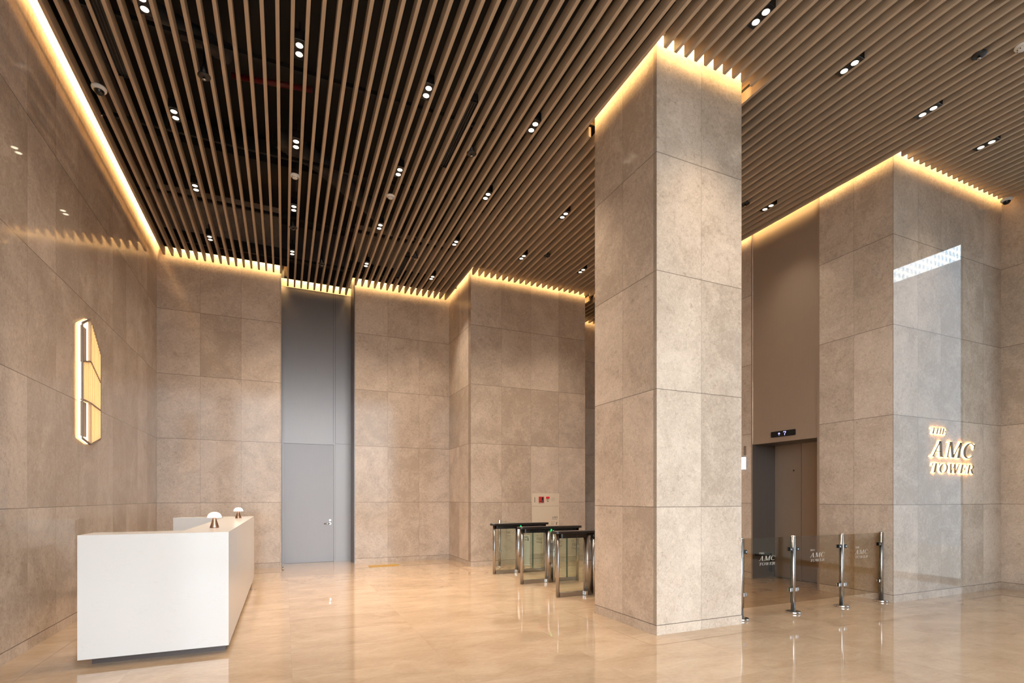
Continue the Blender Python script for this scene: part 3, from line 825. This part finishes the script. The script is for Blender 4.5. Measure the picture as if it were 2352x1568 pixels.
# fixed glass between the farthest turnstile and the pier
t = thing('barrier_post', 'slim steel post with round foot in front of the hydrant wall', 'post', (3.99, 9.62, 0))
MB().lathe([(0.075, 0), (0.078, 0.003), (0.078, 0.02), (0.03, 0.024)], n=28).build('foot_plate', M['steel_polish'], t)
MB().lathe([(0.025, 0.024), (0.025, 0.940)], n=20).build('tube', M['steel'], t)
MB().lathe([(0.025, 0.940), (0.022, 0.950), (0.01, 0.953)], n=20).build('end_cap', M['steel_polish'], t)
for z in (0.30, 0.78):
    MB().box(-0.018, 0.018, -0.062, -0.022, z, z + 0.045, 0.003).build('glass_clamp', M['steel'], t)
t = thing('glass_panel', 'clear fixed glass panel between the farthest turnstile and its slim post', 'glass panel', (3.99, 8.83, 0.10))
MB().box(-0.005, 0.005, 0, 0.725, 0, 0.83).build('pane', M['glass_turn'], t)
logo(M['etch_dark'], t, lambda a, c, d: (-0.0056 - d, 0.46 - a, 0.55 + c), 0.23)

# ------------------------------------------------------------------ hydrant cabinet on the pier
hy = thing('fire_hydrant_cabinet', 'cream fire hydrant cabinet set in the stone pier behind the turnstiles', 'cabinet', (5.157, PY0, 0))
hx = 0.328
MB().box(-hx, hx, -0.010, 0.0, 1.216, 1.487, 0.002).build('alarm_panel', M['cream_enamel'], hy)
dl = MB().box(-hx, hx, -0.010, 0.0, 0.20, 1.211, 0.002).build('cabinet_door', M['cream_enamel'], hy)
fb = MB().box(-0.168, -0.042, -0.016, -0.010, 1.290, 1.420, 0.003).build('call_point', M['red_plastic'], hy)
MB().box(-0.098, -0.062, -0.021, -0.016, 1.300, 1.405, 0.003).build('phone_jack', M['black_gloss'], fb)
MB().box(-0.092, -0.082, -0.0225, -0.021, 1.305, 1.340).build('chrome_clip', M['steel_polish'], fb)
MB().tube([(-0.125, -0.016, 1.318), (-0.125, -0.021, 1.318)], 0.010, 12).build('push_button', M['black_plastic'], fb)
MB().box(0.005, 0.090, -0.026, -0.010, 1.375, 1.420, 0.008).build('location_lamp', M['red_lens'], hy)
MB().tube([(0.052, -0.010, 1.318), (0.052, -0.015, 1.318)], 0.011, 14).build('key_switch', M['black_plastic'], hy)
b = MB()
for k in range(8):
    a = math.pi * k / 4
    for r in (0.018, 0.032, 0.046):
        b.tube([(0.18 + r * math.cos(a), -0.0100, 1.362 + r * math.sin(a)), (0.18 + r * math.cos(a), -0.0108, 1.362 + r * math.sin(a))], 0.0034, 8)
b.build('speaker_holes', M['ink'], hy)
b = MB(); b.box(-0.272, -0.258, -0.0125, -0.010, 1.297, 1.408, 0.001); b.build('door_pull', M['steel'], hy)
# Korean word for hydrant (so-hwa-jeon) built from strokes, its small English line, and a pictogram
b = MB()
def st(x0, z0, x1, z1, w=0.0055, y=-0.0100):
    d = Vector((x1 - x0, z1 - z0)); n = Vector((-d.y, d.x)).normalized() * w / 2
    poly = [(x0 + n.x, z0 + n.y), (x0 - n.x, z0 - n.y), (x1 - n.x, z1 - n.y), (x1 + n.x, z1 + n.y)]
    b.prism(poly, lambda p: (p[0], y, p[1]), lambda p: (p[0], y - 0.0008, p[1]))
def circ(cx, cz, r):
    for i in range(10):
        a0, a1 = 2 * math.pi * i / 10, 2 * math.pi * (i + 1) / 10
        st(cx + r * math.cos(a0), cz + r * math.sin(a0), cx + r * math.cos(a1), cz + r * math.sin(a1), 0.004)
zb = 0.945
x = 0.158   # so
st(x + 0.018, zb + 0.042, x + 0.002, zb + 0.020); st(x + 0.018, zb + 0.042, x + 0.034, zb + 0.020); st(x + 0.018, zb + 0.018, x + 0.018, zb + 0.005); st(x - 0.001, zb + 0.004, x + 0.037, zb + 0.004)
x = 0.205   # hwa
st(x + 0.008, zb + 0.043, x + 0.020, zb + 0.043); st(x, zb + 0.035, x + 0.027, zb + 0.035); circ(x + 0.014, zb + 0.024, 0.007); st(x + 0.014, zb + 0.016, x + 0.014, zb + 0.008); st(x - 0.001, zb + 0.006, x + 0.028, zb + 0.006); st(x + 0.032, zb + 0.044, x + 0.032, zb); st(x + 0.032, zb + 0.024, x + 0.039, zb + 0.024)
x = 0.252   # jeon
st(x, zb + 0.042, x + 0.024, zb + 0.042); st(x + 0.012, zb + 0.040, x, zb + 0.022); st(x + 0.012, zb + 0.040, x + 0.024, zb + 0.022); st(x + 0.034, zb + 0.045, x + 0.034, zb + 0.014); st(x + 0.026, zb + 0.030, x + 0.034, zb + 0.030); st(x + 0.006, zb + 0.014, x + 0.006, zb + 0.002); st(x + 0.006, zb + 0.002, x + 0.036, zb + 0.002)
b.build('hydrant_lettering', M['ink'], dl)
b = MB()
for k in range(7): st(0.158 + k * 0.018, 0.925, 0.170 + k * 0.018, 0.925, 0.006)
for r_, n_ in ((0.868, 5), (0.836, 4), (0.820, 4)):
    for k in range(n_): st(0.130 + k * 0.02, r_, 0.144 + k * 0.02, r_, 0.005)
b.build('small_print', M['ink'], dl)
b = MB(); st(0.255, 0.86, 0.285, 0.86, 0.010); st(0.250, 0.835, 0.275, 0.835, 0.014); st(0.262, 0.86, 0.262, 0.81, 0.010); st(0.250, 0.808, 0.275, 0.808, 0.008)
b.build('hose_pictogram', M['ink'], dl)

# white dispenser column seen through the gate glass
t = thing('dispenser_stand', 'slim white dispenser pedestal seen through the turnstile glass', 'dispenser', (4.60, 9.62, 0))
MB().box(-0.045, 0.045, -0.05, 0.05, 0, 0.46, 0.006).build('pedestal', M['white_plastic'], t)
MB().box(-0.06, 0.06, -0.06, 0.06, 0, 0.015, 0.004).build('foot', M['white_plastic'], t)
hd = MB().box(-0.05, 0.05, -0.058, 0.05, 0.46, 0.62, 0.010).build('dispenser_head', M['white_plastic'], t)
MB().prism([(0.016 * math.cos(a), 0.54 + 0.035 * math.sin(a)) for a in [2 * math.pi * i / 20 for i in range(20)]], lambda p: (p[0], -0.058, p[1]), lambda p: (p[0], -0.060, p[1])).build('oval_window', M['etch_dark'], hd)

# ------------------------------------------------------------------ reception desk and its lamps
DZ0, DZ1 = 0.06, 1.085
dx0, dx1, dy0, dy1 = -1.548, -0.457, 5.30, 9.68
desk = thing('reception_desk', 'white stone reception desk standing along the left wall', 'desk', ((dx0 + dx1) / 2, dy0, 0))
DL = ((dx0 + dx1) / 2, dy0, 0)
ix, iy0, iy1 = dx1 - 0.405, dy0 + 0.385, dy1 - 0.385
U = [(dx0, dy0), (dx1, dy0), (dx1, dy1), (dx0, dy1), (dx0, iy1), (ix, iy1), (ix, iy0), (dx0, iy0)]
b = MB(); b.prism(U, lambda p: (p[0], p[1], DZ0), lambda p: (p[0], p[1], DZ1))
local(b, DL).build('counter', M['quartz'], desk)
q = 0.075
UT = [(dx0 + q, dy0 + q), (dx1 - 0.03, dy0 + q), (dx1 - 0.03, dy1 - q), (dx0 + q, dy1 - q), (dx0 + q, iy1 + 0.05), (ix + 0.05, iy1 + 0.05), (ix + 0.05, iy0 - 0.05), (dx0 + q, iy0 - 0.05)]
b = MB(); b.prism(UT, lambda p: (p[0], p[1], 0), lambda p: (p[0], p[1], DZ0))
local(b, DL).build('toe_kick', M['toe'], desk)
b = MB(); b.box(ix - 0.45, ix, iy0, iy1, 0.70, 0.735)
local(b, DL).build('worktop', M['toe'], desk)

def make_lamp(loc, label):
    t = thing('table_lamp', label, 'lamp', loc, 'mushroom lamps on the reception desk')
    MB().lathe([(0.040, 0), (0.042, 0.004), (0.041, 0.010), (0.034, 0.035), (0.024, 0.070), (0.018, 0.095), (0.016, 0.105)], n=32).build('base', M['copper'], t)
    pr = [(0.014, 0.104), (0.062, 0.104), (0.0655, 0.107)]
    for i in range(1, 12):
        a = math.pi / 2 * i / 12; pr.append((0.0655 * math.cos(a) ** 0.9, 0.107 + 0.056 * math.sin(a)))
    pr.append((0.002, 0.163))
    MB().lathe(pr, n=36).build('lamp_shade', M['shade'], t)
    add_light('POINT', 'lamp_light', (0, 0, 0.095), 0.5, (1.0, 0.72, 0.42), t, shadow_soft_size=0.02)
    return t
make_lamp((-0.655, 6.10, DZ1), 'lit mushroom table lamp at the near end of the desk, bigger in view')
make_lamp((-0.632, 8.84, DZ1), 'lit mushroom table lamp at the far end of the desk, smaller in view')

# ------------------------------------------------------------------ hexagonal lit sconce on the left wall
SC = (XL, 7.64, 2.75)
sc = thing('wall_sconce', 'tall six-sided glowing ribbed light fixture on the left wall', 'wall light', SC)
ol = [(7.33, 2.063), (7.605, 2.017), (7.98, 2.122), (7.98, 3.195), (7.605, 3.520), (7.33, 3.392)]
cxm, czm = 7.645, 2.72
def off(poly, k):   # move towards the centre by a fixed margin
    out = []
    for y, z in poly:
        d = Vector((cxm - y, czm - z)); out.append((y + math.copysign(k, d.x) if abs(d.x) > 0.1 else y, z + math.copysign(k * 1.15, d.y)))
    return out
X0, X1 = XL + 0.042, XL + 0.055
inner = off(ol, 0.016)
b = MB(); n = len(ol)
for i in range(n):
    j = (i + 1) % n
    b.loft([[(X0, *ol[i]), (X0, *ol[j]), (X1, *ol[j]), (X1, *ol[i])], [(X0, *inner[i]), (X0, *inner[j]), (X1, *inner[j]), (X1, *inner[i])]])
local(b, SC).build('frame', M['sconce_frame'], sc)
b = MB(); b.prism(off(ol, 0.010), lambda p: (XL + 0.010, *p), lambda p: (XL + 0.016, *p))
local(b, SC).build('diffuser_panel', M['sconce_glow'], sc)
for za, zc in ((2.10, 2.50), (2.96, 3.365)):
    local(MB().box(XL + 0.026, XL + 0.038, 7.347, 7.505, za, zc, 0.002), SC).build('back_plate', M['sconce_plate'], sc)
MB().box(0, 0.010, -0.10, 0.06, -0.30, 0.20).build('wall_bracket', M['sconce_frame'], sc)
def zlim(y):   # top and bottom of the outline at y
    if y < 7.605:
        t_ = (y - 7.33) / 0.275; return 2.063 - 0.046 * t_, 3.392 + 0.128 * t_
    t_ = (y - 7.605) / 0.375; return 2.017 + 0.105 * t_, 3.52 - 0.325 * t_
def d1(y): return 2.947 + 0.062 * (y - 7.33) / 0.275 if y < 7.605 else 3.009 - 0.184 * (y - 7.605) / 0.375
def d2(y): return 2.515 if y < 7.605 else 2.515 - 0.034 * (y - 7.605) / 0.375
b = MB()
for k in range(11):
    y = 7.622 + k * 0.0338
    lo, hi = zlim(y); lo += 0.02; hi -= 0.022
    for z0, z1 in ((lo, d2(y) - 0.008), (d2(y) + 0.008, d1(y) - 0.008), (d1(y) + 0.008, hi)):
        b.box(XL + 0.028, XL + 0.053, y - 0.006, y + 0.006, z0, z1)
for k in range(8):
    y = 7.362 + k * 0.0318
    b.box(XL + 0.028, XL + 0.053, y - 0.006, y + 0.006, d2(y) + 0.010, d1(y) - 0.010)
local(b, SC).build('fins', M['sconce_fin'], sc)
for fn in (d1, d2):
    b = MB()
    for a, c in ((7.346, 7.605), (7.605, 7.97)):
        b.loft([[(XL + 0.028, a, fn(a + 1e-4) - 0.008), (XL + 0.056, a, fn(a + 1e-4) - 0.008), (XL + 0.056, a, fn(a + 1e-4) + 0.008), (XL + 0.028, a, fn(a + 1e-4) + 0.008)],
                [(XL + 0.028, c, fn(c - 1e-4) - 0.008), (XL + 0.056, c, fn(c - 1e-4) - 0.008), (XL + 0.056, c, fn(c - 1e-4) + 0.008), (XL + 0.028, c, fn(c - 1e-4) + 0.008)]])
    local(b, SC).build('divider', M['sconce_frame'], sc)
for za, zc in ((2.035, 2.51), (3.009, 3.50)):
    local(MB().box(XL + 0.028, XL + 0.056, 7.599, 7.611, za, zc), SC).build('divider', M['sconce_frame'], sc)

# ------------------------------------------------------------------ tactile strip on the floor
t = thing('tactile_strip', 'ochre tactile paving strip lying on the floor near the back wall', 'tactile strip', (1.875, 10.72, 0))
MB().box(-0.30, 0.30, -0.15, 0.15, 0, 0.002).build('base_sheet', M['tactile'], t)
for k in range(8):
    MB().box(-0.285 + k * 0.0755, -0.285 + k * 0.0755 + 0.035, -0.14, 0.14, 0.002, 0.006, 0.0015).build('raised_bar', M['tactile'], t)

# ------------------------------------------------------------------ ceiling fittings
def gapx(x):
    k = round((x - 0.0753) / 0.13 - 0.5)
    return (slat_x(k) + slat_x(k + 1)) / 2
def gapx_r(x):
    best = min(range(-16, 74), key=lambda k: abs((slat_x(k) + slat_x(k + 1)) / 2 - x))
    return (slat_x(best) + slat_x(best + 1)) / 2
def make_spot(loc, label, dim=1.0):
    t = thing('twin_spotlight', label, 'ceiling light', loc, 'twin spotlights in the slatted ceiling')
    MB().box(-0.046, 0.046, -0.125, 0.125, -0.004, 0.10, 0.004).build('housing', M['black_gloss'], t)
    MB().box(-0.012, 0.012, -0.10, -0.02, 0.10, 0.19).build('mounting_bracket', M['black_plastic'], t)
    MB().box(-0.025, 0.025, 0.03, 0.11, 0.10, 0.17, 0.006).build('driver_box', M['duct'], t)
    for s in (-1, 1):
        y = s * 0.055
        b = MB(); b.lathe([(0.041, -0.004), (0.041, -0.0075), (0.036, -0.0085), (0.033, -0.006)], 0, y, 24, caps=False)
        rg = b.build('trim_ring', M['black_plastic'], t)
        b = MB(); b.lathe([(0.033, -0.0060), (0.022, -0.0085), (0.004, -0.0095)], 0, y, 24)
        b.build('lens', M['lamp_disc'], t)
        l = add_light('SPOT', 'spot_beam', (0, y, -0.015), SPOT_W * dim, WARM, t, spot_size=math.radians(90), spot_blend=1.0, shadow_soft_size=0.03)
    return t
spots = [
 (-1.165, 5.59, 'twin spotlight cut by the top edge, in the row nearest the left wall'),
 (-1.165, 7.06, 'twin spotlight in the row nearest the left wall, second from the top edge'),
 (-1.165, 8.60, 'twin spotlight in the row nearest the left wall, third from the top edge'),
 (-1.165, 10.17, 'twin spotlight in the row nearest the left wall, farthest of that row'),
 (0.14, 5.535, 'twin spotlight nearest to the viewer in the row leading to the grey door'),
 (0.14, 7.03, 'twin spotlight second in the row leading to the grey door, before the white detector'),
 (0.14, 8.60, 'twin spotlight just beyond the white detector in the row to the grey door'),
 (0.14, 10.17, 'twin spotlight at the far end of the row leading to the grey door'),
 (1.44, 5.54, 'twin spotlight nearest the viewer in the row right of the grey door'),
 (1.44, 7.06, 'twin spotlight before the round white detector in the row right of the grey door'),
 (1.44, 8.61, 'twin spotlight beyond the round white detector in the row right of the grey door'),
 (1.44, 10.12, 'twin spotlight nearest the back wall in the row right of the grey door'),
 (2.74, 5.55, 'twin spotlight nearest the viewer in the fourth row, left of the column top'),
 (2.74, 7.10, 'twin spotlight second in the fourth row, beyond the long black diffuser'),
 (2.74, 8.63, 'twin spotlight third in the fourth row from the left wall'),
 (2.74, 10.18, 'twin spotlight farthest in the fourth row, before the pier side'),
 (4.03, 7.09, 'twin spotlight closest to the left face of the column, above the near turnstiles'),
 (4.03, 8.63, 'twin spotlight above the hydrant pier, left of the black sprinkler'),
 (5.33, 8.68, 'starry twin spotlight right of the black sprinkler, near the pier top'),
 (4.03, 3.425, 'large starry twin spotlight at the top edge, right of the column top'),
 (5.33, 3.45, 'large twin spotlight at the right, second from the column top'),
 (6.80, 3.48, 'twin spotlight at the right, third from the column top'),
 (8.13, 3.51, 'twin spotlight at the right nearest the sign wall'),
 (6.80, 5.625, 'twin spotlight right of the column, above the elevator'),
]
protos = {}
for x, y, lb in spots:
    loc = (gapx_r(x), y, ZS)
    zone = 0 if x < -1 else (3 if x > 6.5 else 2 if x > 5 and y < 8 else 1)       # dimmer circuits: left wall, middle, right side
    if protos.get(zone) is None: protos[zone] = make_spot(loc, lb, (0.5, 1.22, 0.75, 0.42)[zone])
    else: dup(protos[zone], loc, lb)


def make_detector(loc, label):
    t = thing('smoke_detector', label, 'smoke detector', loc, 'white round detectors on the slats')
    MB().lathe([(0.060, 0.0), (0.062, -0.010), (0.058, -0.018), (0.030, -0.020)], n=32).build('base', M['white_plastic'], t)
    MB().lathe([(0.040, -0.019), (0.042, -0.030), (0.034, -0.042), (0.010, -0.046)], n=28).build('sensor_head', M['white_plastic'], t)
    b = MB()
    for k in range(8):
        a = 2 * math.pi * k / 8
        b.box(0.036 * math.cos(a) - 0.004, 0.036 * math.cos(a) + 0.004, 0.036 * math.sin(a) - 0.004, 0.036 * math.sin(a) + 0.004, -0.041, -0.034)
    b.build('vent_slots', M['black_plastic'], t)
    MB().lathe([(0.008, 0.0), (0.008, 0.2)], n=8).build('stem', M['black_plastic'], t)
    return t
dets = [((gapx_r(0.135), 7.72, ZS), 'white round detector in the row leading to the grey door'),
        ((gapx_r(1.42), 7.67, ZS), 'white round detector in the third row of lights from the left wall'),
        ((gapx_r(5.24), 2.65, ZS), 'white round detector cut by the top edge at the right'),
        ((gapx_r(6.66), 2.60, ZS), 'white round detector cut by the right edge of the view')]
d0 = None
for loc, lb in dets:
    if d0 is None: d0 = make_detector(loc, lb)
    else: dup(d0, loc, lb)

def make_sprinkler(loc, label):
    t = thing('ceiling_sprinkler', label, 'sprinkler', loc, 'black sprinklers between the slats')
    MB().lathe([(0.062, -0.001), (0.062, -0.007), (0.042, -0.017), (0.020, -0.019)], n=28).build('escutcheon', M['black_plastic'], t)
    MB().lathe([(0.012, -0.017), (0.012, -0.036), (0.018, -0.038), (0.018, -0.042), (0.004, -0.043)], n=16).build('sprinkler_head', M['steel'], t)
    MB().lathe([(0.045, 0.0), (0.014, 0.12), (0.014, 0.35)], n=14).build('drop_pipe', M['black_plastic'], t)
    return t
sprs = [((gapx_r(-0.75), 6.29, ZS), 'black sprinkler head between the two left rows of lights'),
        ((gapx_r(2.16), 6.30, ZS), 'black sprinkler head at the end of the long black diffuser'),
        ((gapx_r(0.12), 9.22, ZS), 'black sprinkler head between the last two lights before the grey door'),
        ((gapx_r(0.645), 10.43, ZS), 'black sprinkler head near the recess of the grey door'),
        ((gapx_r(2.17), 9.44, ZS), 'black sprinkler head near the far short diffuser'),
        ((gapx_r(4.455), 8.40, ZS), 'black sprinkler head over the hydrant pier between two lights'),
        ((gapx_r(6.40), 5.70, ZS), 'black sprinkler head just right of the column, above the elevator'),
        ((gapx_r(6.37), 2.83, ZS), 'large black sprinkler head at the upper right of the view'),
        ((gapx_r(4.71), 2.84, ZS), 'black sprinkler head cut by the top edge of the view')]
s0 = None
for loc, lb in sprs:
    if s0 is None: s0 = make_sprinkler(loc, lb)
    else: dup(s0, loc, lb)

def make_diffuser(x, y0, y1, label):
    t = thing('linear_air_diffuser', label, 'air vent', (x, y0, ZS), 'black slot diffusers between the slats')
    L = y1 - y0
    MB().box(-0.047, 0.047, 0, L, 0.02, 0.10).build('plenum_box', M['black_plastic'], t)
    for s in (-0.044, -0.016, 0.012, 0.040):
        MB().box(s, s + 0.006, 0, L, -0.002, 0.02).build('slot_blade', M['black_gloss'], t)
    MB().box(-0.047, 0.047, 0, 0.006, -0.002, 0.02).build('end_plate', M['black_gloss'], t)
    MB().box(-0.047, 0.047, L - 0.006, L, -0.002, 0.02).build('end_plate', M['black_gloss'], t)
make_diffuser(gapx_r(2.02), 5.47, 6.72, 'long black slot diffuser between slats in the middle of the ceiling')
make_diffuser(gapx_r(-1.54), 5.3, 6.65, 'long black slot diffuser near the left wall at the top')
make_diffuser(gapx_r(2.07), 9.5, 10.5, 'small black slot diffuser far off near the back wall')
make_diffuser(gapx_r(5.85), 1.4, 2.42, 'black slot diffuser in the top right corner of the view')

def make_dome(loc, label):
    t = thing('dome_camera', label, 'security camera', loc, 'dome cameras under the ceiling')
    MB().lathe([(0.070, 0.0), (0.072, -0.012), (0.066, -0.030), (0.050, -0.038)], n=36).build('housing', M['white_plastic'], t)
    pr = [(0.048, -0.036)]
    for i in range(1, 9):
        a = math.pi / 2 * i / 9; pr.append((0.048 * math.cos(a), -0.036 - 0.044 * math.sin(a)))
    pr.append((0.003, -0.080))
    MB().lathe(pr, n=32).build('dark_dome', M['black_gloss'], t)
    return t
make_dome((-1.835, 6.93, ZS), 'white dome camera under the slats beside the left wall')
make_dome((9.86, 4.03, ZS), 'white dome camera in the far right upper corner beside the sign wall')
t = thing('ceiling_sensor', 'tiny sensor bead under the slats beyond the left dome camera', 'sensor', (gapx_r(-1.875), 7.42, ZS))
MB().lathe([(0.012, 0.02), (0.012, -0.004), (0.008, -0.012), (0.003, -0.014)], n=14).build('bead', M['steel'], t)

# ------------------------------------------------------------------ glazing and the world outside
w1 = sempty('window_1', (XS + 0.1, 0, 0))
W1 = (XS + 0.1, 0, 0)
local(MB().box(XS + 0.09, XS + 0.10, YF + 0.5, 3.71, 0.02, 5.64), W1).build('window_pane', M['glass_tint'], w1)
b = MB()
for y in (3.68, 2.1, 0.5, -1.07): b.box(XS + 0.06, XS + 0.14, y - 0.03, y + 0.03, 0, 5.64)
b.box(XS + 0.06, XS + 0.14, YF + 0.5, 3.71, 0, 0.06); b.box(XS + 0.06, XS + 0.14, YF + 0.5, 3.71, 5.58, 5.64)
local(b, W1).build('window_frame', M['mullion'], w1)
w2 = sempty('window_2', (4, YF - 0.1, 0))
W2 = (4, YF - 0.1, 0)
local(MB().box(XL + 0.2, 4.9, YF - 0.105, YF - 0.095, 0.02, 5.8), W2).build('window_pane', M['glass_win'], w2)
b = MB()
for i in range(5):
    x = XL + 0.23 + i * 1.7
    b.box(x - 0.03, x + 0.03, YF - 0.15, YF - 0.05, 0, 5.8)
b.box(XL + 0.2, 4.9, YF - 0.15, YF - 0.05, 0, 0.06); b.box(XL + 0.2, 4.9, YF - 0.15, YF - 0.05, 2.5, 2.56); b.box(XL + 0.2, 4.9, YF - 0.15, YF - 0.05, 5.74, 5.8)
local(b, W2).build('window_frame', M['mullion'], w2)

struct(MB().box(-300, 700, -500, YF - 0.2, -0.4, -0.2).build('ground', M['pave']))
struct(MB().box(XS + 0.3, 700, YF - 0.2, 60, -0.4, -0.2).build('ground', M['pave']))
o = MB().box(250, 700, -225, -192, -0.2, 300).build('office_tower', M['facade'])
struct(o)
b = MB(); b.box(20, 34, -60, -0.75, -0.2, 9.1); b.box(20, 34, -0.75, 20, -0.2, 12.5)
o = b.build('neighbour_building', M['neigh'])
struct(o)
